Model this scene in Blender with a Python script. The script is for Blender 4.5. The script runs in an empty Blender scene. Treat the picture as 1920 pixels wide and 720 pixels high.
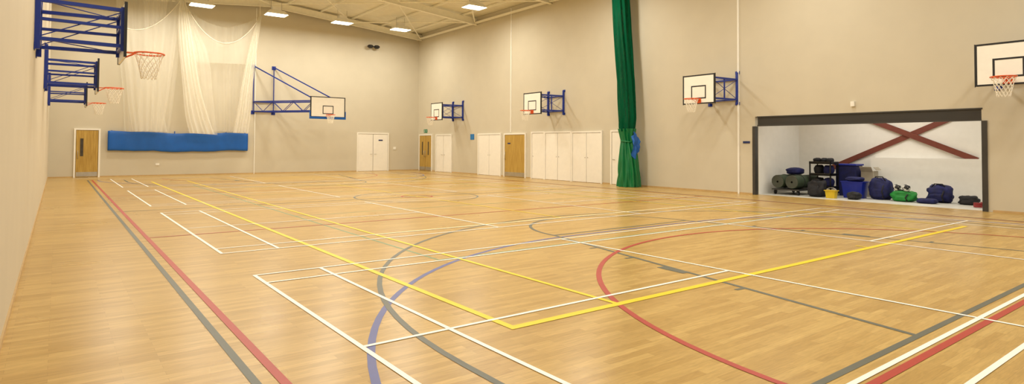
import bpy, math, random
from mathutils import Vector, Matrix, noise
random.seed(7)
col=bpy.context.scene.collection
# ------------------------------------------------------------------ colours
def lin(c):
    r=[]
    for v in c[:3]:
        v/=255.0
        r.append(v/12.92 if v<=0.04045 else ((v+0.055)/1.055)**2.4)
    return (r[0],r[1],r[2],1)
def newmat(name):
    m=bpy.data.materials.new(name);m.use_nodes=True
    return m,m.node_tree,m.node_tree.nodes['Principled BSDF']
def mat(name,c,rough=0.5,metal=0.0,var=0.08,scale=6.0,stretch=(1,1,1),bump=0.0,spec=0.5):
    m,nt,b=newmat(name);N=nt.nodes;L=nt.links
    tc=N.new('ShaderNodeTexCoord');mp=N.new('ShaderNodeMapping');mp.inputs['Scale'].default_value=stretch
    nz=N.new('ShaderNodeTexNoise');nz.inputs['Scale'].default_value=scale;nz.inputs['Detail'].default_value=4
    L.new(tc.outputs['Object'],mp.inputs[0]);L.new(mp.outputs[0],nz.inputs['Vector'])
    cr=N.new('ShaderNodeValToRGB');l=lin(c)
    cr.color_ramp.elements[0].position=.3;cr.color_ramp.elements[1].position=.7
    cr.color_ramp.elements[0].color=tuple(x*(1-var) for x in l[:3])+(1,)
    cr.color_ramp.elements[1].color=tuple(min(1,x*(1+var)) for x in l[:3])+(1,)
    L.new(nz.outputs[0],cr.inputs[0]);L.new(cr.outputs[0],b.inputs['Base Color'])
    b.inputs['Roughness'].default_value=rough;b.inputs['Metallic'].default_value=metal
    b.inputs['Specular IOR Level'].default_value=spec
    if bump>0:
        bp=N.new('ShaderNodeBump');bp.inputs['Strength'].default_value=bump;bp.inputs['Distance'].default_value=.01
        L.new(nz.outputs[0],bp.inputs['Height']);L.new(bp.outputs[0],b.inputs['Normal'])
    return m
def emit(name,c,s):
    m,nt,b=newmat(name)
    b.inputs['Base Color'].default_value=lin(c);b.inputs['Emission Color'].default_value=lin(c);b.inputs['Emission Strength'].default_value=s
    return m
def netmat(name,c,alpha,scale=40,transl=0.4,da=.1):
    m,nt,b=newmat(name);N=nt.nodes;L=nt.links
    out=[n for n in N if n.type=='OUTPUT_MATERIAL'][0]
    b.inputs['Base Color'].default_value=lin(c);b.inputs['Roughness'].default_value=.8;b.inputs['Specular IOR Level'].default_value=.1
    tr=N.new('ShaderNodeBsdfTranslucent');tr.inputs[0].default_value=lin(c)
    m1=N.new('ShaderNodeMixShader');m1.inputs[0].default_value=transl
    L.new(b.outputs[0],m1.inputs[1]);L.new(tr.outputs[0],m1.inputs[2])
    tp=N.new('ShaderNodeBsdfTransparent');m2=N.new('ShaderNodeMixShader')
    tc=N.new('ShaderNodeTexCoord');mp=N.new('ShaderNodeMapping');mp.inputs['Scale'].default_value=(scale/8,scale/8,scale/60)
    nz=N.new('ShaderNodeTexNoise');nz.inputs['Scale'].default_value=1.5
    mr=N.new('ShaderNodeMapRange');mr.inputs[1].default_value=.3;mr.inputs[2].default_value=.7
    mr.inputs[3].default_value=max(0,alpha-da);mr.inputs[4].default_value=min(1,alpha+da)
    L.new(tc.outputs['Object'],mp.inputs[0]);L.new(mp.outputs[0],nz.inputs['Vector']);L.new(nz.outputs[0],mr.inputs[0])
    L.new(mr.outputs[0],m2.inputs[0]);L.new(tp.outputs[0],m2.inputs[1]);L.new(m1.outputs[0],m2.inputs[2])
    L.new(m2.outputs[0],out.inputs[0])
    return m
def woodmat(name,c1,c2,rough=.45):
    m,nt,b=newmat(name);N=nt.nodes;L=nt.links
    tc=N.new('ShaderNodeTexCoord');mp=N.new('ShaderNodeMapping');mp.inputs['Scale'].default_value=(14,14,.9)
    nz=N.new('ShaderNodeTexNoise');nz.inputs['Scale'].default_value=1.6;nz.inputs['Detail'].default_value=6;nz.inputs['Distortion'].default_value=.6
    cr=N.new('ShaderNodeValToRGB');cr.color_ramp.elements[0].position=.35;cr.color_ramp.elements[1].position=.65
    cr.color_ramp.elements[0].color=lin(c1);cr.color_ramp.elements[1].color=lin(c2)
    L.new(tc.outputs['Object'],mp.inputs[0]);L.new(mp.outputs[0],nz.inputs['Vector']);L.new(nz.outputs[0],cr.inputs[0]);L.new(cr.outputs[0],b.inputs['Base Color'])
    b.inputs['Roughness'].default_value=rough
    return m
def floormat():
    m,nt,b=newmat('oak_strip_floor');N=nt.nodes;L=nt.links
    tc=N.new('ShaderNodeTexCoord')
    br=N.new('ShaderNodeTexBrick');br.inputs['Scale'].default_value=1
    br.inputs['Brick Width'].default_value=.62;br.inputs['Row Height'].default_value=.072;br.inputs['Mortar Size'].default_value=.0008
    br.inputs['Mortar Smooth'].default_value=.3;br.offset=.37;br.inputs['Bias'].default_value=0
    br.inputs['Color1'].default_value=lin((184,148,80));br.inputs['Color2'].default_value=lin((205,171,102));br.inputs['Mortar'].default_value=lin((156,120,64))
    L.new(tc.outputs['Object'],br.inputs['Vector'])
    mp=N.new('ShaderNodeMapping');mp.inputs['Scale'].default_value=(2.2,22,1)
    nz=N.new('ShaderNodeTexNoise');nz.inputs['Scale'].default_value=2.2;nz.inputs['Detail'].default_value=7;nz.inputs['Distortion'].default_value=1.2
    L.new(tc.outputs['Object'],mp.inputs[0]);L.new(mp.outputs[0],nz.inputs['Vector'])
    cr=N.new('ShaderNodeValToRGB');cr.color_ramp.elements[0].position=.32;cr.color_ramp.elements[1].position=.68
    cr.color_ramp.elements[0].color=(.80,.77,.68,1);cr.color_ramp.elements[1].color=(1.08,1.08,1.07,1)
    L.new(nz.outputs[0],cr.inputs[0])
    mx=N.new('ShaderNodeMix');mx.data_type='RGBA';mx.blend_type='MULTIPLY';mx.inputs[0].default_value=.8
    L.new(br.outputs[0],mx.inputs[6]);L.new(cr.outputs[0],mx.inputs[7])
    L.new(mx.outputs[2],b.inputs['Base Color'])
    n2=N.new('ShaderNodeTexNoise');n2.inputs['Scale'].default_value=.7;mr=N.new('ShaderNodeMapRange');mr.inputs[3].default_value=.24;mr.inputs[4].default_value=.34
    L.new(tc.outputs['Object'],n2.inputs['Vector']);L.new(n2.outputs[0],mr.inputs[0]);L.new(mr.outputs[0],b.inputs['Roughness'])
    b.inputs['Specular IOR Level'].default_value=.45
    return m
# ------------------------------------------------------------------ mesh builder
class MB:
    def __init__(s): s.v=[];s.f=[]
    def box(s,c,d,rz=0,rx=0,ry=0):
        R=Matrix.Rotation(rz,3,'Z')@Matrix.Rotation(ry,3,'Y')@Matrix.Rotation(rx,3,'X');o=len(s.v)
        for z in(-.5,.5):
            for y in(-.5,.5):
                for x in(-.5,.5): s.v.append(Vector(c)+R@Vector((x*d[0],y*d[1],z*d[2])))
        for q in((0,2,3,1),(4,5,7,6),(0,1,5,4),(2,6,7,3),(0,4,6,2),(1,3,7,5)): s.f.append([o+i for i in q])
        return s
    def lohi(s,a,b):
        return s.box([(a[i]+b[i])/2 for i in range(3)],[abs(b[i]-a[i]) for i in range(3)])
    def bar(s,p0,p1,w,h=None):
        h=h or w;p0=Vector(p0);p1=Vector(p1);d=(p1-p0).normalized()
        up=Vector((0,0,1)) if abs(d.z)<.95 else Vector((0,1,0))
        a=d.cross(up).normalized();b=a.cross(d).normalized();o=len(s.v)
        for p in(p0,p1):
            for i,j in((-1,-1),(1,-1),(1,1),(-1,1)): s.v.append(p+a*i*w/2+b*j*h/2)
        for q in((3,2,1,0),(4,5,6,7),(0,1,5,4),(1,2,6,5),(2,3,7,6),(3,0,4,7)): s.f.append([o+i for i in q])
        return s
    def tube(s,pts,r,n=8,closed=False,caps=True):
        pts=[Vector(p) for p in pts];m=len(pts);o=len(s.v)
        rr=r if isinstance(r,(list,tuple)) else [r]*m;pa=None
        for i,p in enumerate(pts):
            if closed: d=pts[(i+1)%m]-pts[i-1]
            else: d=pts[min(i+1,m-1)]-pts[max(i-1,0)]
            d.normalize()
            if pa is None:
                up=Vector((0,0,1)) if abs(d.z)<.9 else Vector((0,1,0));a=d.cross(up).normalized()
            else: a=(pa-d*pa.dot(d)).normalized()
            pa=a;b=d.cross(a)
            for k in range(n):
                t=2*math.pi*k/n;s.v.append(p+(a*math.cos(t)+b*math.sin(t))*rr[i])
        for i in range(m if closed else m-1):
            j=(i+1)%m
            for k in range(n):
                l=(k+1)%n;s.f.append([o+i*n+k,o+i*n+l,o+j*n+l,o+j*n+k])
        if caps and not closed:
            s.f.append([o+k for k in range(n)][::-1]);s.f.append([o+(m-1)*n+k for k in range(n)])
        return s
    def grid(s,fn,nu,nv,wrap=False):
        o=len(s.v)
        for i in range(nu):
            for j in range(nv): s.v.append(Vector(fn(i/(nu if wrap else nu-1),j/(nv-1))))
        for i in range(nu if wrap else nu-1):
            k=(i+1)%nu
            for j in range(nv-1): s.f.append([o+i*nv+j,o+k*nv+j,o+k*nv+j+1,o+i*nv+j+1])
        return s
    def strip(s,pts,w,z=0):
        """flat painted line"""
        P=[Vector((p[0],p[1],z)) for p in pts];o=len(s.v);m=len(P)
        for i,p in enumerate(P):
            d=(P[min(i+1,m-1)]-P[max(i-1,0)]).normalized();a=Vector((-d.y,d.x,0))
            s.v+= [p+a*w/2,p-a*w/2]
        for i in range(m-1): s.f.append([o+2*i+1,o+2*i+3,o+2*i+2,o+2*i])
        return s
    def lathe(s,prof,c=(0,0,0),n=24):
        return s.grid(lambda u,v:_lp(prof,c,u,v),n,len(prof),wrap=True)
def _lp(prof,c,u,v):
    r,z=prof[int(round(v*(len(prof)-1)))];t=2*math.pi*u
    return (c[0]+r*math.cos(t),c[1]+r*math.sin(t),c[2]+z)
def mesh(name,mb,m,smooth=False,bevel=0):
    me=bpy.data.meshes.new(name);me.from_pydata([tuple(v) for v in mb.v],[],mb.f);me.update()
    if smooth: me.polygons.foreach_set('use_smooth',[True]*len(me.polygons))
    me.materials.append(m)
    o=bpy.data.objects.new(name,me);col.objects.link(o)
    if bevel:
        b=o.modifiers.new('b','BEVEL');b.width=bevel;b.segments=2
    return o
def part(par,name,mb,m,smooth=False,bevel=0,label=None):
    o=mesh(name,mb,m,smooth,bevel);o.parent=par
    if label:o['label']=label
    return o
def empty(name,loc,rz=0,label=None,cat=None,group=None,kind=None):
    o=bpy.data.objects.new(name,None);o.location=loc;o.rotation_euler=(0,0,rz);o.empty_display_size=.1;col.objects.link(o)
    meta(o,label,cat,group,kind);return o
def meta(o,label=None,cat=None,group=None,kind=None):
    if label:o['label']=label
    if cat:o['category']=cat
    if group:o['group']=group
    if kind:o['kind']=kind
    return o
def struct(name,mb,m,**k):
    o=mesh(name,mb,m,**k);o['kind']='structure';return o
def dup(o,loc,rz=None,label=None):
    n=o.copy();col.objects.link(n);n.location=loc
    if rz is not None:n.rotation_euler=(0,0,rz)
    if label:n['label']=label
    def rec(a,b):
        for c in a.children:
            if c==b: continue
            d=c.copy();col.objects.link(d);d.parent=b;rec(c,d)
    rec(o,n);return n
# ------------------------------------------------------------------ materials
M_wall=mat('painted_wall',(206,198,178),.75,var=.02,scale=1.5)
M_wallL=mat('painted_wall_side',(210,200,178),.75,var=.02,scale=1.5)
M_ceil=mat('roof_deck',(234,230,212),.7,var=.04,scale=3)
M_steel=mat('cream_painted_steel',(248,245,230),.5,var=.03)
M_white=mat('white_paint',(240,238,230),.5,var=.02)
M_doorw=mat('white_door_paint',(244,240,230),.45,var=.02)
M_oak=woodmat('oak_veneer',(170,134,56),(196,162,80))
M_metal=mat('brushed_steel',(190,186,176),.3,metal=.8)
M_glass=mat('dark_glass',(70,62,48),.15,var=.2)
M_blue=mat('blue_powder_coat',(18,46,140),.4,var=.1)
M_bpad=mat('blue_vinyl',(4,92,184),.4,var=.08,scale=3,bump=.2)
M_bdark=mat('navy_fabric',(14,20,78),.75,var=.35,scale=9,bump=.5)
M_bmid=mat('blue_plastic',(18,40,150),.4,var=.1)
M_black=mat('black_fabric',(26,25,30),.75,var=.3,scale=10,bump=.4)
M_blackp=mat('black_plastic',(22,22,24),.4,var=.2)
M_mark=mat('black_paint',(24,24,26),.5)
M_board=mat('board_white',(250,248,240),.35,var=.02)
M_orange=mat('orange_enamel',(226,92,34),.4,var=.06)
M_net=mat('white_cord',(244,238,224),.8)
M_dark=mat('dark_grey_steel',(58,56,53),.45,var=.1)
M_shut=mat('shutter_slats',(50,48,46),.45,var=.1,scale=3,stretch=(.2,.2,18))
M_red=mat('red_oxide_steel',(118,58,44),.55,var=.08)
M_green=mat('green_cloth',(0,112,60),.4,var=.12,scale=3)
M_gnet=netmat('green_netting',(0,90,58),.92,scale=60,transl=.2)
M_cnet=netmat('cream_netting',(255,252,242),.34,scale=14,transl=.4,da=.03)
M_cnet2=netmat('cream_netting_gathered',(255,252,242),.62,scale=16,transl=.4,da=.06)
M_store=mat('white_store_paint',(242,239,232),.7,var=.02)
M_sfloor=mat('store_concrete',(202,200,192),.5,var=.06)
M_matg=mat('dark_green_mat',(52,66,46),.7,var=.15)
M_grey=mat('grey_plastic',(120,120,110),.5)
M_yel=mat('yellow_plastic',(216,184,34),.4)
M_gbag=mat('green_fabric',(18,130,46),.6,var=.2,bump=.3)
M_card=mat('cardboard',(176,166,146),.8)
M_tan=mat('tan_skirting',(196,164,112),.5)
M_exit=mat('exit_green',(0,122,78),.4)
M_sign=mat('sign_blue',(24,44,100),.4)
M_signb=mat('sign_light_blue',(28,120,190),.4)
M_ball=mat('ball_white',(232,230,224),.5)
M_hose=mat('red_rubber',(150,36,40),.5)
M_gap=mat('door_gap_shadow',(110,100,84),.8)
M_lens=emit('lamp_lens',(255,246,214),7)
# ------------------------------------------------------------------ room shell
XL,XR,YB,YN=-2.15,16.0,25.84,-10.0
EZ,RX,RZ=8.42,6.93,9.22
floor=struct('floor',MB().lohi((XL-.2,YN,-.1),(XR+.2,YB+.2,0)),floormat())
def gable(y0,y1):
    m=MB();p=[(XL-.2,0),(XR+.2,0),(XR+.2,EZ),(RX,RZ),(XL-.2,EZ)]
    for y in(y0,y1):
        for a in p:m.v.append(Vector((a[0],y,a[1])))
    m.f=[[0,1,2,3,4],[9,8,7,6,5]]+[[i,(i+5),(i+1)%5+5,(i+1)%5] for i in range(5)]
    return m
struct('wall_back',gable(YB,YB+.2),M_wall)
struct('wall_left',MB().lohi((XL-.2,YN,0),(XL,YB,EZ)),M_wallL)
OY0,OY1,OZ=-2.62,3.3,2.5
w=MB();w.lohi((XR,OY1,0),(XR+.2,YB,EZ));w.lohi((XR,YN,0),(XR+.2,OY0,EZ));w.lohi((XR,OY0,OZ),(XR+.2,OY1,EZ))
struct('wall_right',w,M_wall)
def slope(x0,z0,x1,z1,y0,y1,t):
    m=MB()
    for y in(y0,y1):
        for x,z in((x0,z0),(x1,z1),(x1,z1+t),(x0,z0+t)): m.v.append(Vector((x,y,z)))
    m.f=[[0,1,2,3],[7,6,5,4],[0,4,5,1],[1,5,6,2],[2,6,7,3],[3,7,4,0]];return m
c=slope(XL-.2,EZ,RX,RZ,YN,YB,.1);c2=slope(RX,RZ,XR+.2,EZ,YN,YB,.1)
n=len(c.v);c.v+=c2.v;c.f+=[[i+n for i in f] for f in c2.f]
struct('ceiling',c,M_ceil)
def rz(x): return EZ+(RZ-EZ)*(1-abs(x-RX)/(XR-RX))
ti=1
for y in(25.5,19.4,13.3,7.2,1.1,-5.0):
    m=MB()
    for a,b in((XL+.02,RX),(XR-.02,RX)):
        for dz,w_,h_ in((-.12,.16,.025),(-.42,.16,.025),(-.27,.025,.3)):
            m.bar((a,y,rz(a)+dz),(b,y,rz(b)+dz),w_,h_)
    struct('trim_%d'%ti,m,M_steel);ti+=1
m=MB()
for i in range(10):
    x=XL+.9+i*1.82
    m.bar((x,YN,rz(x)-.055),(x,YB,rz(x)-.055),.06,.1)
struct('trim_%d'%ti,m,M_steel);ti+=1
m=MB()   # roof bracing rods and eaves tie
for y0,y1 in((25.4,19.5),(19.3,13.4)):
    for a,b in((15.8,11.4),(11.4,6.9),(6.9,2.4)):
        m.tube([(a,y0,rz(a)-.3),(b,y1,rz(b)-.3)],.035,6);m.tube([(b,y0,rz(b)-.3),(a,y1,rz(a)-.3)],.035,6)
m.bar((XR-.12,YN,8.1),(XR-.12,YB,8.1),.1,.1)
struct('trim_%d'%ti,m,M_steel);ti+=1
for y in(3.88,16.3):
    struct('trim_%d'%ti,MB().lohi((XR-.03,y-.03,2.2 if y>10 else 0),(XR,y+.03,EZ-.05)),M_white);ti+=1
struct('trim_%d'%ti,MB().lohi((6.36,YB-.03,0),(6.40,YB,8.7)),M_white);ti+=1
struct('baseboard_left',MB().lohi((XL,YN,0),(XL+.015,YB,.05)),M_tan)
struct('baseboard_back',MB().lohi((XL,YB-.015,0),(XR,YB,.05)),M_tan)
b=MB().lohi((XR-.015,OY1+.06,0),(XR,YB,.05));b.lohi((XR-.015,YN,0),(XR,OY0-.2,.05))
struct('baseboard_right',b,M_tan)
# ------------------------------------------------------------------ painted court lines (parts of the floor)
LW=.05
def arc(cx,cy,r,a0,a1,n=48): return [(cx+r*math.cos(math.radians(a0+(a1-a0)*i/n)),cy+r*math.sin(math.radians(a0+(a1-a0)*i/n))) for i in range(n+1)]
def lines(label,segs,m,z,w=LW):
    mb=MB()
    for i,s in enumerate(segs):
        wide=isinstance(s,tuple) and isinstance(s[0],list)
        mb.strip(s[0] if wide else s,s[1] if wide else w,i*2.5e-5)
    o=part(floor,'court_marking',mb,m,label=label);o.location=(0,0,z);return o
P_white=mat('line_white',(252,250,244),.4,var=.03)
P_yel=mat('line_yellow',(240,212,0),.4,var=.03)
P_red=mat('line_red',(176,54,44),.4,var=.05)
P_grey=mat('line_grey',(94,98,90),.4,var=.05)
P_bluel=mat('line_blue',(88,96,158),.4,var=.05)
P_teal=mat('line_teal',(120,150,110),.4,var=.05)
C=6.7;MY=8.6
lines('faint green volleyball court lines',[[(2.2,-.4),(2.2,17.6)],[(11.2,-.4),(11.2,17.6)],[(2.2,-.4),(11.2,-.4)],[(2.2,17.6),(11.2,17.6)],[(2.2,5.6),(11.2,5.6)],[(2.2,11.6),(11.2,11.6)]],P_teal,.0010,.04)
def hb(s,y):
    L_=arc(5.2,y,5.68,180,90,30) if s>0 else arc(5.2,y,5.68,180,270,30)
    R_=arc(8.2,y,5.68,90,0,30) if s>0 else arc(8.2,y,5.68,270,360,30)
    return L_+R_
lines('blue curved goal area lines',[hb(1,-5.5),hb(-1,22.7)],P_bluel,.0015,.06)
def key(y,s):
    a0,a1=(0,180) if s>0 else (180,360)
    seg=[[(C-3,y),(C-1.8,y+s*5.8)],[(C+3,y),(C+1.8,y+s*5.8)],[(C-1.8,y+s*5.8),(C+1.8,y+s*5.8)],arc(C,y+s*5.8,1.8,a0,a1)]
    seg.append([(C-6.28,y),(C-6.28,y+s*1.6)]+arc(C,y+s*1.6,6.28,180,180-s*180,60)+[(C+6.28,y)])
    for q,(l,w_) in ((2.8,(.42,.14)),(1.75,(.05,.16)),(3.65,(.05,.16)),(4.5,(.05,.16))):
        for sx in(-1,1):
            f=q/5.8;x=C+sx*(3-1.2*f+.08);seg.append(([(x,y+s*q-l/2),(x-sx*.08*l,y+s*q+l/2)],w_))
    return seg
sg=[[(-.81,-9.5),(-.81,23.0)],[(14.2,-5.42),(14.2,23.0)],[(-.81,-5.42),(14.2,-5.42)],[(-.81,23.0),(14.2,23.0)],[(-.81,MY),(14.2,MY)],arc(C,MY,1.8,0,360,60)]
lines('grey basketball court lines with keys and arcs',sg+key(-5.42,1)+key(22.6,-1),P_grey,.0020,.055)
lines('red netball court lines with shooting circles',[([(-.66,-9.5),(-.66,23.0)],.06),[(14.06,-5.63),(14.06,23)],([(-.66,-5.63),(14.06,-5.63)],.06),[(-.66,23),(14.06,23)],[(-.66,3.9),(14.06,3.9)],[(-.66,13.4),(14.06,13.4)],(arc(6.68,-5.7,4.83,0,180,60),.06),arc(6.68,23,4.83,180,360,60),arc(C,MY,.45,0,360,30)],P_red,.0030,.05)
lines('yellow tennis court lines',[([(1.2,-3.33),(1.2,20.6)],.07),([(12.22,-3.33),(12.22,20.6)],.05),([(1.165,-3.33),(12.25,-3.33)],.085),[(1.2,20.6),(12.22,20.6)],([(2.47,-3.33),(2.47,20.6)],.055),[(10.93,-3.33),(10.93,20.6)],[(2.47,2.2),(10.93,2.2)],[(2.47,15),(10.93,15)],[(C,2.2),(C,15)],[(8.0,-3.33),(8.0,-3.12)]],P_yel,.0036,.045)
for k in range(4):
    y0=-6.1+k*(6.1+1.723);y1=y0+6.1;ya=y0 if k else y0+.1;ym=(y0+y1)/2
    s=[[(0,ya),(0,y1)],[(13.4,ya),(13.4,y1)],[(-.02,ya),(13.42,ya)],[(-.02,y1),(13.42,y1)],
       [(0,ya+.45),(13.4,ya+.45)],[(0,y1-.46),(13.4,y1-.46)],[(.76,ya),(.76,y1)],[(12.64,ya),(12.64,y1)],
       [(4.72,ya),(4.72,y1)],[(8.68,ya),(8.68,y1)],[(0,ym),(4.72,ym)],[(8.68,ym),(13.4,ym)]]
    lines('white badminton court lines',s,P_white,.0042,.042)
# ------------------------------------------------------------------ doors (local: x along wall, -y into room)
BACK=lambda x:((x,YB,0),0.0)
RIGHT=lambda y:((XR,y,0),-math.pi/2)
di=1
def door(place,wd,h,kind,leaves=1,glass=False,vent=False):
    global di
    fr=MB();fw=.07
    fr.lohi((-wd/2,-.06,0),(-wd/2+fw,0,h));fr.lohi((wd/2-fw,-.06,0),(wd/2,0,h));fr.lohi((-wd/2+fw,-.059,h-fw),(wd/2-fw,0,h))
    o=struct('door_%d'%di,fr,M_doorw);di+=1
    o.location,o.rotation_euler=place[0],(0,0,place[1])
    part(o,'gap_shadow_backing',MB().lohi((-wd/2+fw,-.008,0),(wd/2-fw,-.001,h-fw)),M_gap)  # dark backing sheet; its colour paints in the shadow line around the leaves
    lw=(wd-2*fw)/leaves;mm=M_oak if kind=='oak' else M_doorw
    for i in range(leaves):
        x0=-wd/2+fw+i*lw
        part(o,'door_leaf',MB().lohi((x0+.012,-.04,.012),(x0+lw-.012,-.009,h-fw-.012)),mm,bevel=.004)
        if kind=='oak':
            part(o,'kick_plate',MB().lohi((x0+.03,-.046,.04),(x0+lw-.03,-.04,.24)),M_metal)
        side=1 if (i==0 and leaves==2) else -1
        hx=x0+lw/2+side*(lw/2-.08)
        if kind=='oak':
            hb_=MB().tube([(hx,-.045,.85),(hx,-.09,.85),(hx,-.09,1.2),(hx,-.045,1.2)],.012,8)
            part(o,'pull_handle',hb_,M_metal,smooth=True)
        elif kind!='cupboard':
            part(o,'handle',MB().tube([(hx,-.04,1.0),(hx,-.08,1.0),(hx-side*.12,-.08,1.0)],.011,8),M_metal,smooth=True)
        else:
            part(o,'lock',MB().tube([(hx,-.04,1.05),(hx,-.055,1.05)],.018,10),M_metal,smooth=True)
        if glass:
            gx=x0+lw/2+side*(lw/2-.22) if leaves==1 else x0+lw/2
            part(o,'vision_panel',MB().lohi((gx-.06,-.046,.95),(gx+.06,-.04,1.75)),M_glass)
            part(o,'panel_trim',MB().lohi((gx-.08,-.044,.93),(gx-.06,-.04,1.77)).lohi((gx+.06,-.044,.93),(gx+.08,-.04,1.77)).lohi((gx-.06,-.044,1.75),(gx+.06,-.04,1.77)).lohi((gx-.06,-.044,.93),(gx+.06,-.04,.95)),M_oak)
    return o
door(BACK(-.76),.98,2.2,'oak',1,True)
d2=door(BACK(13.0),2.0,2.26,'white',2)
door(RIGHT(24.85),1.6,2.2,'oak',2,True)
door(RIGHT(22.72),1.8,2.18,'white',2)
door(RIGHT(18.12),2.07,2.17,'cupboard',2)
door(RIGHT(15.95),1.76,2.15,'oak',1,False)
door(RIGHT(14.18),.98,2.2,'cupboard',1)
door(RIGHT(12.79),1.8,2.19,'cupboard',2)
door(RIGHT(10.96),1.84,2.17,'cupboard',2)
door(RIGHT(8.95),1.25,2.18,'white',1)
# small wall fittings
def plate(name,place,x,z,w_,h_,m,label,cat,t=.02):
    o=mesh(name,MB().lohi((x-w_/2,-t,z-h_/2),(x+w_/2,0,z+h_/2)),m,bevel=.003)
    o.location,o.rotation_euler=place[0],(0,0,place[1]);meta(o,label,cat);return o
def exit_sign(place,z,label):
    o=plate('exit_sign',place,0,z,.42,.2,M_exit,label,'sign')
    y=-.024
    def seg(m,a,b,t=.018): m.bar((a[0],y,z+a[1]),(b[0],y,z+b[1]),.004,t)
    g=MB();q=lambda a,b,t=.018:seg(g,a,b,t)
    g.box((-.08,y,z+.055),(.03,.004,.03));q((-.085,.045),(-.1,-.01),.028);q((-.1,-.01),(-.07,-.04));q((-.07,-.04),(-.075,-.08));q((-.1,-.01),(-.125,-.045));q((-.125,-.045),(-.165,-.05))
    q((-.088,.04),(-.05,.01));q((-.088,.04),(-.13,.02))
    part(o,'pictogram',g,M_white)
    g2=MB();seg(g2,(.03,.0),(.15,.0));seg(g2,(.15,.0),(.1,.05));seg(g2,(.15,.0),(.1,-.05))
    part(o,'arrow',g2,M_white);return o
exit_sign(((XR,8.95,0),-math.pi/2),2.36,'green exit sign with running figure above a door')
exit_sign(((XR,24.9,0),-math.pi/2),2.40,'green exit sign above the oak double doors')
plate('door_sign',BACK(0),14.02-.55,1.82,.26,.07,M_sign,'small dark blue door sign','sign',.055)
plate('door_sign',RIGHT(16.4),0,1.65,.22,.06,M_sign,'small dark blue sign on an oak door','sign',.055)
plate('door_sign',RIGHT(3.6),0,1.68,.24,.07,M_sign,'small dark blue sign beside the shutter opening','sign')
plate('notice_sign',RIGHT(19.75),0,2.0,.36,.3,M_signb,'light blue notice on the wall','sign')
plate('wall_socket',BACK(14.4),0,1.35,.16,.16,M_white,'small white wall socket','socket',.03)
plate('wall_socket',BACK(2.0),0,.55,.16,.1,M_white,'small white wall socket under the blue mat','socket',.03)
plate('motion_sensor',RIGHT(.31),0,2.75,.1,.14,M_white,'small white motion sensor above the shutter','sensor',.08)
# ------------------------------------------------------------------ basketball units
def build_board(par,y,cx,z0,w_,h_):
    t=.03
    part(par,'backboard',MB().lohi((cx-w_/2,y,z0),(cx+w_/2,y+t,z0+h_)),M_board,bevel=.004,label='white rectangular backboard')
    b=MB();e=.042;yy=y-.003
    b.lohi((cx-w_/2,yy,z0),(cx-w_/2+e,y,z0+h_)).lohi((cx+w_/2-e,yy,z0),(cx+w_/2,y,z0+h_)).lohi((cx-w_/2+e,yy,z0),(cx+w_/2-e,y,z0+e)).lohi((cx-w_/2+e,yy,z0+h_-e),(cx+w_/2-e,y,z0+h_))
    b.lohi((cx-w_/2-.008,y,z0-.008),(cx-w_/2,y+t+.01,z0+h_+.008)).lohi((cx+w_/2,y,z0-.008),(cx+w_/2+.008,y+t+.01,z0+h_+.008))
    part(par,'board_border',b,M_mark,label='black border strip')
    b=MB()
    rw,rh=.56,.43;r0=z0+.17
    b.lohi((cx-rw/2,yy,r0),(cx-rw/2+.04,y,r0+rh)).lohi((cx+rw/2-.04,yy,r0),(cx+rw/2,y,r0+rh)).lohi((cx-rw/2+.04,yy,r0+rh-.04),(cx+rw/2-.04,y,r0+rh)).lohi((cx-rw/2+.04,yy,r0),(cx+rw/2-.04,y,r0+.04))
    part(par,'target_square',b,M_mark,label='black painted target square')
def build_ring(par,y,cx,z=3.05):
    cy=y-.15-.225
    r=MB();r.tube([(cx+.225*math.cos(a),cy+.225*math.sin(a),z) for a in [i*math.pi/16 for i in range(32)]],.014,8,closed=True)
    r.lohi((cx-.1,y-.012,z-.12),(cx+.1,y-.004,z+.03));r.lohi((cx-.07,y-.16,z-.012),(cx+.07,y-.01,z))
    for s in(-1,1): r.tube([(cx+s*.08,y-.01,z-.1),(cx+s*.1,cy+.2,z-.01)],.008,6)
    part(par,'rim',r,M_orange,smooth=False,label='orange steel rim')
    n=MB();K=12;J=6
    def P(i,j):
        a=2*math.pi*(i+.5*(j%2))/K;rr=.222-.11*(j/J)**.7;return (cx+rr*math.cos(a),cy+rr*math.sin(a),z-.01-.42*j/J)
    for j in range(J):
        for i in range(K):
            k=i+1 if j%2 else i
            n.tube([P(i,j),P(k,j+1)],.006,4,caps=False);n.tube([P(i,j),P(k-1,j+1)],.006,4,caps=False)
    part(par,'net',n,M_net,label='white cord net')
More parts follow.
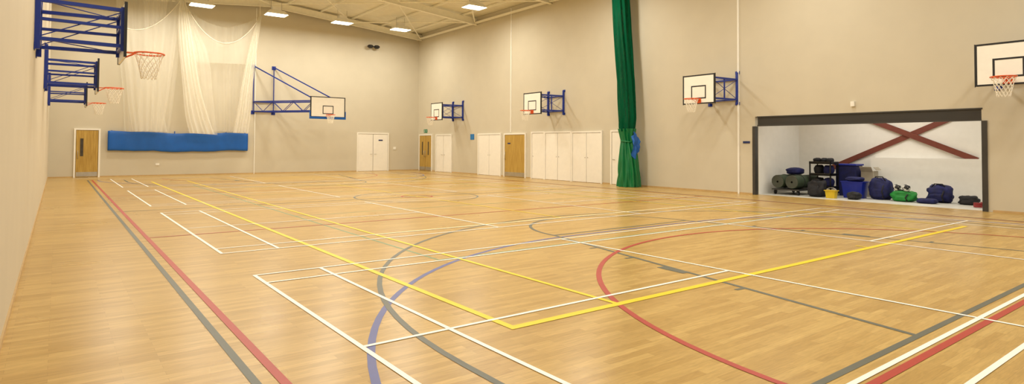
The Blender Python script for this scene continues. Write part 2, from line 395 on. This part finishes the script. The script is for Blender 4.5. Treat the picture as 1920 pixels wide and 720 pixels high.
def hoop_unit(loc,rz_,arm,label,group,zt=3.98,top=3.74,bh=.95,ladder=False):
    o=empty('basketball_hoop',loc,rz_,label,'basketball hoop',group)
    f=MB()
    for s in(-.52,.52):
        f.bar((s,-.039,2.92),(s,-.039,zt),.07)
        f.lohi((s-.08,-.016,zt-.06),(s+.08,-.004,zt+.04)).lohi((s-.08,-.016,2.9),(s+.08,-.004,3.0))
        f.bar((s*.85,-arm+.05,3.0),(s*.85,-arm+.05,top+.05),.05)
        for z in(3.08,top): f.bar((s,-.07,z),(s*.85,-arm+.07,z),.055)
        if ladder:
            f.bar((s,-.07,3.38),(s*.85,-arm+.07,3.38),.045)
            f.tube([(s,-.07,3.12),(s*.85,-arm+.07,top-.04)],.009,6)
        else:
            f.tube([(s,-.07,3.72),(s*.85,-arm+.07,3.1)],.009,6);f.tube([(s,-.07,3.1),(s*.85,-arm+.07,3.72)],.009,6)
            f.bar((s*.93,-arm*.5,3.08),(s*.93,-arm*.5,3.74),.035)
    for z in(3.08,3.42,top):
        f.bar((-.45,-arm+.05,z),(.45,-arm+.05,z),.045)
    for z in(3.08,top): f.bar((-.52,-.05,z),(.52,-.05,z),.045)
    f.tube([(-.5,-.08,top),(.44,-arm+.08,top)],.009,6)
    if not ladder: f.tube([(.5,-.08,top),(-.44,-arm+.08,top)],.009,6)
    f.tube([(-.5,-.08,3.08),(.44,-arm+.08,3.08)],.009,6)
    part(o,'wall_bracket',f,M_blue,label='blue tubular steel wall bracket')
    build_board(o,-arm,0,2.9,1.2,bh);build_ring(o,-arm,0)
    return o
R0=hoop_unit((XR,4.43,0),-math.pi/2,1.4,'white backboard with orange rim on blue wall bracket','side court basketball hoops')
for y,l in((12.93,None),(21.2,None),(-3.48,'white backboard with black border, orange rim and net')):
    dup(R0,(XR,y,0),label=l or R0['label'])
L0=hoop_unit((XL,4.6,0),math.pi/2,1.16,'blue steel bracket holding a backboard seen from behind with orange rim','side court basketball hoops',4.05,3.66,.87,True)
for y in(12.57,20.3): dup(L0,(XL,y,0))
# end hoop
E=empty('basketball_hoop',(6.7,YB,0),0,'long blue swing-arm frame with white backboard and blue padded edge','basketball hoop')
f=MB();by=-3.02
for s,e in((-.42,1.75),(.60,2.85)):
    f.bar((s,-.05,3.15),(s,-.05,5.68),.04);f.lohi((s-.1,-.016,5.5),(s+.1,-.004,5.7)).lohi((s-.1,-.016,3.1),(s+.1,-.004,3.3))
    for z in(3.25,3.76): f.bar((s,-.09,z),(e,by+.07,z),.06)
    f.bar((s+.05,-.09,5.6),(e,by+.1,3.86),.055);f.bar((e,by+.07,3.1),(e,by+.07,3.86),.06)
    N_=6
    for i in range(N_):
        a=i/N_;b_=(i+1)/N_;pa=lambda t,z:(s+(e-s)*t,-.09+(by+.16)*t,z)
        f.tube([pa(a,3.25 if i%2 else 3.76),pa(b_,3.76 if i%2 else 3.25)],.016,6)
for z in(3.25,3.76): f.bar((-.42,-.05,z),(.60,-.05,z),.05)
for z in(3.25,3.76): f.bar((1.75,by+.07,z),(2.85,by+.07,z),.05)
part(E,'swing_frame',f,M_blue,label='blue tubular swing-arm frame')
bx=2.48
build_board(E,by,bx,2.93,1.8,1.05);build_ring(E,by,bx)
pd=MB();pd.lohi((bx-.94,by-.03,2.84),(bx+.94,by+.06,2.95)).lohi((bx-.94,by-.02,2.95),(bx-.9,by+.06,3.25)).lohi((bx+.9,by-.02,2.95),(bx+.94,by+.06,3.25))
part(E,'edge_padding',pd,M_bpad,bevel=.01,label='blue foam padding along the board edge')
# ------------------------------------------------------------------ blue wall mat roll
def matf(u,v):
    x=0.0+6.02*u;t=2*math.pi*v
    sag=.04*math.sin(u*9)+.03*math.sin(u*23+1)
    zc=1.645-.06*math.sin(math.pi*u)*.6+sag*.5
    ry=.08*(1+.12*noise.noise(Vector((x*2,v*4,0))));rz_=.45+.015*noise.noise(Vector((x*3,0,5)))
    cz=math.copysign(abs(math.sin(t))**.35,math.sin(t));cy=math.copysign(abs(math.cos(t))**.7,math.cos(t))
    return (x,YB-.12+ry*cy*(.9+.1*math.sin(x*11)),zc+rz_*cz)
m=MB().grid(matf,80,33)
m.f.append([j for j in range(33)]);m.f.append([79*33+j for j in range(33)][::-1])
matp=mesh('crash_mat',m,M_bpad,smooth=True);meta(matp,'long blue vinyl mat hung along the wall under the netting','mat')
for x in(.15,1.4,2.7,3.9,5.0,5.9): part(matp,'hanging_strap',MB().lohi((x-.015,YB-.06,1.95),(x+.015,YB-.002,2.14)),M_bpad)
# ------------------------------------------------------------------ cricket netting
def lerp(a,b,t): return a+(b-a)*t
def pw(pts,t):
    for (a,va),(b,vb) in zip(pts,pts[1:]):
        if t<=b: 
            k=(t-a)/(b-a)
            return va+(vb-va)*k
    return pts[-1][1]
def cat(P,t):
    """smooth (catmull-rom) interpolation of rows P at t 0..1"""
    n=len(P)-1;i=min(int(t*n),n-1);k=t*n-i
    p0,p1,p2,p3=P[max(i-1,0)],P[i],P[i+1],P[min(i+2,n)]
    return [.5*((2*b)+(c-a)*k+(2*a-5*b+4*c-d)*k*k+(3*b-a-3*c+d)*k**3) for a,b,c,d in zip(p0,p1,p2,p3)]
def drape(rows,y,amp,folds,nu=160,nv=36,ph=0,sag=0):
    """rows: (x_left,z_left,x_right,z_right) from head to hem; folds gather with the width"""
    def fn(u,v):
        xl,zl,xr,zr=cat(rows,v)
        uu=u+.03*math.sin(u*13+ph)*math.sin(math.pi*u)
        x=lerp(xl,xr,uu);z=lerp(zl,zr,uu)-sag*4*u*(1-u)*(1-v)
        w_=1+.3*noise.noise(Vector((u*3+ph,v*1.5,ph)))
        return (x,y+amp*w_*math.sin(u*folds*2*math.pi+ph+.8*math.sin(v*3+ph)),z)
    return MB().grid(fn,nu,nv)
NT=empty('cricket_net',(0,0,0),0,'cream cricket netting gathered and draped high against the wall','netting')
def netp(rows,y,amp,folds,m=M_cnet,**k): part(NT,'netting_panel',drape(rows,y,amp,folds,**k),m,smooth=True)
# thin hanging panels
netp([(.15,8.5,2.8,8.6),(.3,6,2.75,6),(.5,4,2.6,4),(.6,2.1,2.4,2.05)],25.4,.045,7)
netp([(2.75,8.5,6.3,8.15),(2.9,6,6.1,6),(3.1,4,5.95,4),(3.2,2.2,5.9,2.15)],25.35,.045,8,ph=1,sag=.9)
# scalloped swags
netp([(.3,6.9,2.78,8.5),(.35,6.2,2.72,7.6),(.55,5,2.5,5.5),(.7,3.5,2.3,3.6),(.9,2.1,2.1,2.1)],25.1,.035,6,ph=2,sag=.7)
netp([(2.8,8.5,6.36,8.1),(2.95,7.2,6.3,7.2),(3.4,5.5,6.1,5.6)],25.05,.04,3,ph=4,sag=1.75)
# gathered falls
netp([(2.7,8.5,2.9,8.5),(2.62,7.3,3.15,7.2),(2.7,6,3.35,6),(2.85,4.5,3.6,4.4),(3.0,3,4.0,2.9),(3.2,2.05,4.3,2.0)],24.9,.05,5,M_cnet2,ph=1)
netp([(2.75,8.5,2.85,8.5),(2.9,7.3,3.5,7.0),(3.0,6,4.0,5.8),(3.1,4.5,4.2,4.2),(3.3,2.05,4.45,1.98)],25.0,.04,4,M_cnet,ph=3)
netp([(6.28,8.1,6.40,8.1),(6.0,7.2,6.3,7.2),(5.75,6,6.15,6),(5.5,4.5,6.02,4.4),(5.3,3,5.95,3),(5.15,2.1,5.85,2.1)],24.95,.05,5,M_cnet2,ph=5)
netp([(1.2,8.4,2.2,8.4),(1.3,6.5,2.1,6.5),(1.2,4.5,1.95,4.5),(1.05,2.1,2.3,2.1)],25.2,.045,5,M_cnet,ph=6)
def rope(p,r=.015): part(NT,'rope',MB().tube(p,r,6),M_net,smooth=True)
rope([(2.8,25.0,8.5),(2.8,25.0,rz(2.8)-.1)]);rope([(6.34,25.0,8.1),(6.34,25.0,rz(6.34)-.1)]);rope([(1.2,25.2,8.4),(1.2,25.2,rz(1.2)-.1)])
rope([(lerp(2.8,6.36,i/20),25.02,8.5-.4*i/20-1.75*4*(i/20)*(1-i/20)) for i in range(21)],.02)
rope([(lerp(.3,2.78,u),25.08,lerp(6.9,8.5,u)-.7*4*u*(1-u)) for u in [i/16 for i in range(17)]],.018)
# ------------------------------------------------------------------ green divider curtain
G=empty('divider_curtain',(15.45,8.15,0),0,'tall green divider curtain gathered and tied, netting above solid cloth skirt','curtain')
def cur(levels,nf,fa,ph=0,n=120,nv=40):
    def fn(u,v):
        z=lerp(levels[0][0],levels[-1][0],v);zz=(z-levels[0][0])/(levels[-1][0]-levels[0][0])
        ks=[((l[0]-levels[0][0])/(levels[-1][0]-levels[0][0])) for l in levels]
        r=pw([(k,l[1]) for k,l in zip(ks,levels)],zz);cy=pw([(k,l[2]) for k,l in zip(ks,levels)],zz)
        t=2*math.pi*u;rr=r*(1+fa*math.sin(nf*t+ph+2*math.sin(v*4+t))+fa*.5*math.sin((nf*1.7//1)*t+v*3))
        return (rr*math.cos(t)*.9,cy+rr*math.sin(t),z)
    return MB().grid(fn,n,nv,wrap=True)
part(G,'netting',cur([(2.1,.28,.08),(2.6,.31,.06),(4,.32,.15),(6,.32,.32),(8.35,.33,.45)],9,.12),M_gnet,smooth=True,label='dark green gathered netting')
part(G,'skirt',cur([(.01,.41,0),(.5,.38,0),(1.1,.33,.02),(1.5,.28,.04),(1.75,.24,.05),(1.95,.27,.07),(2.2,.31,.08)],11,.13,ph=1),M_green,smooth=True,label='solid green cloth skirt with folds')
part(G,'tie',MB().tube([(.255*math.cos(a)*.95,.05+.265*math.sin(a),1.72+.03*math.sin(a)) for a in [i*math.pi/12 for i in range(24)]],.03,8,closed=True),M_green,smooth=True)
def flap(u,v):
    a=lerp(-2.1,-.8,u);r=.33+.05*math.sin(u*9)+.03+.03*noise.noise(Vector((u*5,v*5,1)))*2;z=lerp(2.1-.5*abs(u-.4),1.0+.7*abs(u-.35),v)
    r*=lerp(.95,.92,v)
    return (r*math.cos(a),.03+r*math.sin(a)-.07*math.sin(v*3.1)-.04*math.sin(u*14+v*3),z)
part(G,'lining',MB().grid(flap,30,24),M_bpad,smooth=True,label='blue lining folded over the tie')
# ------------------------------------------------------------------ lights
def lamp(loc,e,size=(1.15,.62),c=(1,.95,.835)):
    l=bpy.data.lights.new('hall_light','AREA');l.shape='RECTANGLE';l.size,l.size_y=size;l.energy=e;l.color=c
    o=bpy.data.objects.new('hall_light',l);o.location=loc;col.objects.link(o);return o
F=None
for i,(x,y) in enumerate([(3.34,23.2),(6.62,23.1),(9.91,22.95),(13.14,22.7),(13.38,15.7)]):
    if F is None:
        F=empty('high_bay_light',(x,y,7.9),0,'glowing rectangular high bay light under the roof','light','high bay lights')
        h=MB();h.v+= [Vector(p) for p in((-.5,-.36,0),(.5,-.36,0),(.5,.36,0),(-.5,.36,0),(-.34,-.2,.2),(.34,-.2,.2),(.34,.2,.2),(-.34,.2,.2))]
        h.f+=[[0,1,5,4],[1,2,6,5],[2,3,7,6],[3,0,4,7],[4,5,6,7]];h.lohi((-.2,-.15,.2),(.2,.15,.38))
        part(F,'housing',h,M_white)
        part(F,'lens',MB().lohi((-.46,-.32,-.01),(.46,.32,.02)),M_lens)
        for s_ in(-.25,.25): part(F,'suspension_rod',MB().tube([(s_,0,.2),(s_,0,.68)],.012,6),M_metal)
    else: dup(F,(x,y,7.9))
for y in(23,15.7,8.4,1.1,-6.2):
    for x in(.1,3.34,6.62,9.9,13.3): lamp((x,y,7.86),128 if y>5 else 116,(.9,.6))
# ------------------------------------------------------------------ speaker on back wall
s=empty('loudspeaker',(12.85,YB,7.30),0,'small black twin loudspeaker fixed high on the wall','speaker')
b=MB()
for k in(-.2,.2):
    part(s,'speaker_body',MB().lathe([(0.0,-.1),(.1,-.09),(.17,-.03),(.18,.03),(.12,.09),(0,.1)],(k,-.28,0),16),M_blackp,smooth=True)
part(s,'mounting_arm',MB().bar((0,-.004,.02),(0,-.28,.02),.05).bar((-.2,-.28,.02),(.2,-.28,.02),.05),M_blackp)
# ------------------------------------------------------------------ store room
SX,SY0,SY1,SH=19.0,-6.0,3.42,3.2
struct('floor_store',MB().lohi((XR+.2,SY0,-.1),(SX+.2,SY1+.2,0)),M_sfloor)
struct('wall_store_back',MB().lohi((SX,SY0,0),(SX+.2,SY1+.2,SH)),M_store)
struct('wall_store_side',MB().lohi((XR+.2,SY1,0),(SX,SY1+.2,SH)),M_store)
struct('wall_store_end',MB().lohi((XR+.2,SY0-.2,0),(SX+.2,SY0,SH)),M_store)
struct('wall_store_low',MB().lohi((SX-.35,-6,0),(SX,.95,1.22)),M_store)
struct('ceiling_store',MB().lohi((XR+.2,SY0,SH),(SX+.2,SY1+.2,SH+.1)),M_store)
lamp((17.4,.3,3.15),56,(1.2,3.5),(1,.965,.88));lamp((17.4,-3.5,3.15),28,(1.2,2),(1,.965,.88))
def br_(a,b,dx):
    global ti
    (y0,z0),(y1,z1)=a,b
    struct('trim_%d'%ti,MB().bar((SX-dx,y0,z0),(SX-dx,y1,z1),.05,.16),M_red);ti+=1
br_((2.35,.82),(-1.1,2.4),.03);br_((-1.75,1.18),(1.25,2.5),.082)
S=empty('roller_shutter',(XR,.3,0),-math.pi/2,'dark grey roller shutter rolled up above the store opening','shutter')
part(S,'shutter_curtain',MB().lohi((-2.92,.02,2.22),(2.92,.06,2.48)),M_shut)
part(S,'bottom_rail',MB().lohi((-2.92,-.01,2.19),(2.92,.09,2.23)),M_dark)
part(S,'header',MB().lohi((-2.94,-.012,2.47),(2.94,.02,2.505)),M_dark)
for a,b in((-3.08,-2.99),(2.92,3.03)): part(S,'guide_rail',MB().lohi((a,-.03,0),(b,.15,2.19)),M_dark)
# ------------------------------------------------------------------ equipment in the store
def blob(c,d,seed,amp=.12,flat=.0,n=28,k=12):
    m=MB()
    def fn(u,v):
        t=2*math.pi*u;p=math.pi*(v-.5)
        x=math.cos(p)*math.cos(t);y=math.cos(p)*math.sin(t);z=math.sin(p)
        e=.7;x=math.copysign(abs(x)**e,x);y=math.copysign(abs(y)**e,y);z=math.copysign(abs(z)**e,z)
        q=1+amp*noise.noise(Vector((x*1.6+seed,y*1.6,z*1.6)))*1.6+amp*.6*noise.noise(Vector((x*5+seed,y*5,z*5)))
        z=max(z*q,-.92)
        return (c[0]+x*q*d[0]/2,c[1]+y*q*d[1]/2,c[2]+(z+.92)/1.92*d[2])
    return m.grid(fn,n,k*2,wrap=True)
def bag(loc,d,m,name,label,cat,seed,strap=None,pocket=True,group=None):
    o=empty(name,loc,0,label,cat,group)
    part(o,'bag_body',blob((0,0,0),d,seed,.16 if pocket else .07),m,smooth=True)
    if pocket: part(o,'pocket',blob((-d[0]*.42,0,d[2]*.1),(d[0]*.3,d[1]*.6,d[2]*.45),seed+5,.1),m,smooth=True)
    if strap:
        part(o,'strap',MB().tube([(-d[0]*.2,-d[1]*.3,d[2]*.85),(-d[0]*.25,-d[1]*.15,d[2]*1.08),(-d[0]*.25,d[1]*.15,d[2]*1.08),(-d[0]*.2,d[1]*.3,d[2]*.85)],.018,6),strap,smooth=True)
        part(o,'strap',MB().tube([(-d[0]*.45,-d[1]*.25,d[2]*.7),(-d[0]*.56,-d[1]*.2,d[2]*.4),(-d[0]*.5,-d[1]*.25,d[2]*.1)],.018,6),strap,smooth=True)
    return o
T=empty('trolley',(17.4,2.75,0),0,'low wheeled trolley carrying rolled mats','trolley')
part(T,'deck',MB().lohi((-.6,-.45,.14),(.75,.45,.185)),M_dark)
for x in(-.5,.65):
    for y in(-.38,.38):
        part(T,'wheel',MB().tube([(x,y-.02,.07),(x,y+.02,.07)],.07,14),M_blackp,smooth=False)
        part(T,'wheel_fork',MB().lohi((x-.03,y*.9-.01,.07),(x+.03,y*.9+.01,.15)),M_dark)
def roll(y,z,r,label):
    o=empty('rolled_mat',(17.4,2.75+y,z),0,label,'rolled mat','rolled mats')
    m=MB();m.tube([(-.62,0,0),(-.6,0,0),(.75,0,0)],[r*.97,r,r],28,caps=False);m.tube([(-.62,0,0),(-.621,0,0)],[r*.97,r*.2],28,caps=False)
    part(o,'mat_body',m,M_matg,smooth=True)
    sp=[(-.63,(.03+(r-.03)*i/80)*math.cos(i*.5),(.03+(r-.03)*i/80)*math.sin(i*.5)) for i in range(81)]
    part(o,'spiral_edge',MB().tube(sp,.006,5),M_grey,smooth=True)
    part(o,'strap',MB().tube([(-.2,(r+.004)*math.cos(i*math.pi/12),(r+.004)*math.sin(i*math.pi/12)) for i in range(24)],.012,5,closed=True),M_black)
roll(.235,.42,.21,'dark green rolled mat lying on a trolley');roll(-.235,.42,.21,'dark green rolled mat lying on a trolley')
bag((17.5,2.78,.64),(.5,.5,.22),M_bdark,'sports_bib_pile','pile of blue bibs on the rolled mats','clothing',3,pocket=False)
K=empty('equipment_cart',(17.7,1.95,0),0,'black three-tier equipment cart with helmets on top','cart')
for x in(-.25,.25):
    for y in(-.32,.32): part(K,'post',MB().bar((x,y,.08),(x,y,1.05),.035),M_blackp)
for z in(.25,.65,1.02): part(K,'shelf',MB().lohi((-.27,-.34,z-.02),(.27,.34,z+.02)).lohi((-.27,-.34,z),(-.25,.34,z+.06)).lohi((-.27,-.34,z),(.27,-.32,z+.06)),M_blackp)
for x in(-.25,.25):
    for y in(-.32,.32): part(K,'caster',MB().tube([(x-.015,y,.04),(x+.015,y,.04)],.04,12),M_grey)
for i,(y,dx) in enumerate(((-.2,0),(0,.05),(.2,-.02))):
    bag((17.7+dx,1.95+y,1.042),(.3,.18,.15),M_black,'helmet','black sports helmet on the cart','helmet',i+20,pocket=False,group='helmets on the cart')
for i,(y,z) in enumerate(((-.15,.272),(.15,.272),(-.15,.672),(.15,.672))):
    bag((17.72,1.95+y,z),(.36,.26,.29),M_black if i%2 else M_bdark,'kit_bag','small dark kit bag on a cart shelf','bag',i+30,pocket=False)
def tub(loc,r0,r1,h,m,name,label,cat,sq=False,handle=False):
    o=empty(name,loc,0,label,cat);b=MB()
    if sq:
        def fn(u,v):
            pr=[(r0*.9,.0),(r0,.0),(r1,h-.02),(r1+.03,h-.02),(r1+.03,h),(r1-.01,h),(r0-.02,.02),(0.001,.02)]
            r,z=pr[int(round(v*7))];t=2*math.pi*u;cx,cy=math.cos(t),math.sin(t);k_=max(abs(cx),abs(cy))**.75
            return (r*cx/k_*.75,r*cy/k_,z)
        b.grid(fn,48,8,wrap=True);b.f.append([i*8 for i in range(48)][::-1])
    else:
        b.lathe([(0,0),(r0,0),(r1,h-.02),(r1+.02,h-.02),(r1+.02,h),(r1-.01,h),(r0-.02,.02),(0,.02)],(0,0,0),28)
    part(o,'tub_body',b,m,smooth=False)
    if handle: part(o,'handle',MB().tube([(0,r1*math.cos(a),h-.02+r1*.6*math.sin(a)) for a in [i*math.pi/10 for i in range(11)]],.008,6),M_metal,smooth=True)
    return o
tub((16.75,1.28,0),.13,.155,.24,M_yel,'mop_bucket','yellow plastic mop bucket','bucket',True,True)
tub((17.5,.93,0),.27,.33,.5,M_bmid,'storage_tub','blue plastic storage tub','tub',True)
bag((17.5,.93,.5),(.4,.5,.14),M_bdark,'kit_bag','navy kit bag stuffed in the blue tub','bag',44,pocket=False)
o=empty('storage_box',(18.25,1.42,0),0,'tall blue fabric equipment box','box')
part(o,'box_body',MB().box((0,0,.48),(.5,.62,.96)),M_bdark,bevel=.03);part(o,'lid',MB().box((0,0,.985),(.54,.66,.05)),M_bmid,bevel=.01)
o=empty('cardboard_box',(18.35,.86,0),0,'open pale cardboard box behind the blue tub','box')
part(o,'box_body',MB().box((0,0,.40),(.36,.36,.80)),M_card,bevel=.01);part(o,'flap',MB().box((-.25,0,.86),(.2,.34,.012),ry=.9),M_card);part(o,'flap',MB().box((0,-.22,.88),(.34,.12,.012),rx=.8),M_card)
bag((16.95,1.80,0),(.46,.5,.5),M_black,'kit_bag','black kit bag slumped on the store floor','bag',2,M_black)
bag((17.6,.25,0),(.45,.60,.62),M_bdark,'backpack','navy backpack standing upright','bag',5,M_black)
bag((16.85,.68,0),(.3,.36,.22),M_black,'kit_bag','black kit bag slumped on the store floor','bag',8)
b=bag((17.45,-.42,0),(.5,.62,.30),M_gbag,'ball_bag','green ball bag with footballs on top','bag',9,M_black)
for i,(dx,dy,dz) in enumerate(((-.12,-.1,.29),(-.05,.16,.28))):
    o=empty('football',(17.45+dx,-.42+dy,dz),0,'white football with dark panels in a green bag','ball','footballs')
    def sp(u,v):
        t=2*math.pi*u;p=math.pi*(v-.5);return(.1*math.cos(p)*math.cos(t),.1*math.cos(p)*math.sin(t),.1+.1*math.sin(p))
    part(o,'ball_skin',MB().grid(sp,24,13,wrap=True),M_ball,smooth=True)
    for d in((-1,0,.2),(-.4,-.8,.4),(-.3,.3,.9),(-.5,.7,-.2),(-.9,-.5,-.1),(-.8,-.3,.75)):
        pn=MB();d=Vector(d).normalized();a=d.cross(Vector((0,0,1))).normalized();b2=a.cross(d);o0=len(pn.v)
        for q in range(5): pn.v.append(Vector((0,0,.1))+ (d*.094+(a*math.cos(q*1.2566)+b2*math.sin(q*1.2566))*.045).normalized()*.105)
        pn.v.append(Vector((0,0,.1))+d*.105)
        for q in range(5): pn.f.append([o0+q,o0+(q+1)%5,o0+5])
        part(o,'ball_panel',pn,M_mark)
bag((17.9,-1.15,0),(.5,.62,.48),M_bdark,'kit_bag','large navy holdall on the store floor','bag',12,M_black)
bag((17.25,-1.05,0),(.35,.5,.14),M_bdark,'kit_bag','flat blue bag on the store floor','bag',13,pocket=False)
bag((17.8,-1.85,0),(.4,.45,.24),M_black,'kit_bag','black kit bag slumped on the store floor','bag',14)
h=MB();pts=[(.13*(1-.002*i)*math.cos(i*.4),.13*math.sin(i*.4),.015+.0015*i) for i in range(80)];h.tube(pts,.011,6)
o=mesh('coiled_hose',h,M_hose,smooth=True);o.location=(17.0,-2.3,0);meta(o,'coiled red hose on the store floor','hose')
# ------------------------------------------------------------------ world + camera
wd=bpy.data.worlds.new('w');bpy.context.scene.world=wd;wd.use_nodes=True
bg=wd.node_tree.nodes['Background'];bg.inputs[0].default_value=(1,.93,.80,1);bg.inputs[1].default_value=.45
cx,cy,hh,yaw,pitch,roll_,fpx,py=-1.84085,-7.31463,1.50366,.64873,.02681,.00576,1124.19,244.25
Fv=Vector((math.sin(yaw)*math.cos(pitch),math.cos(yaw)*math.cos(pitch),math.sin(pitch)))
Rv=Vector((math.cos(yaw),-math.sin(yaw),0));Uv=Rv.cross(Fv)
c_,s_=math.cos(roll_),math.sin(roll_);R2=Rv*c_+Uv*s_;U2=Uv*c_-Rv*s_
cam=bpy.data.cameras.new('camera');co=bpy.data.objects.new('camera',cam);col.objects.link(co)
co.matrix_world=Matrix(((R2.x,U2.x,-Fv.x,cx),(R2.y,U2.y,-Fv.y,cy),(R2.z,U2.z,-Fv.z,hh),(0,0,0,1)))
cam.sensor_width=36;cam.lens=fpx/1920*36;cam.shift_y=(py-360)/1920;cam.clip_start=.05
bpy.context.scene.camera=co
bpy.context.scene.view_settings.view_transform='Standard'
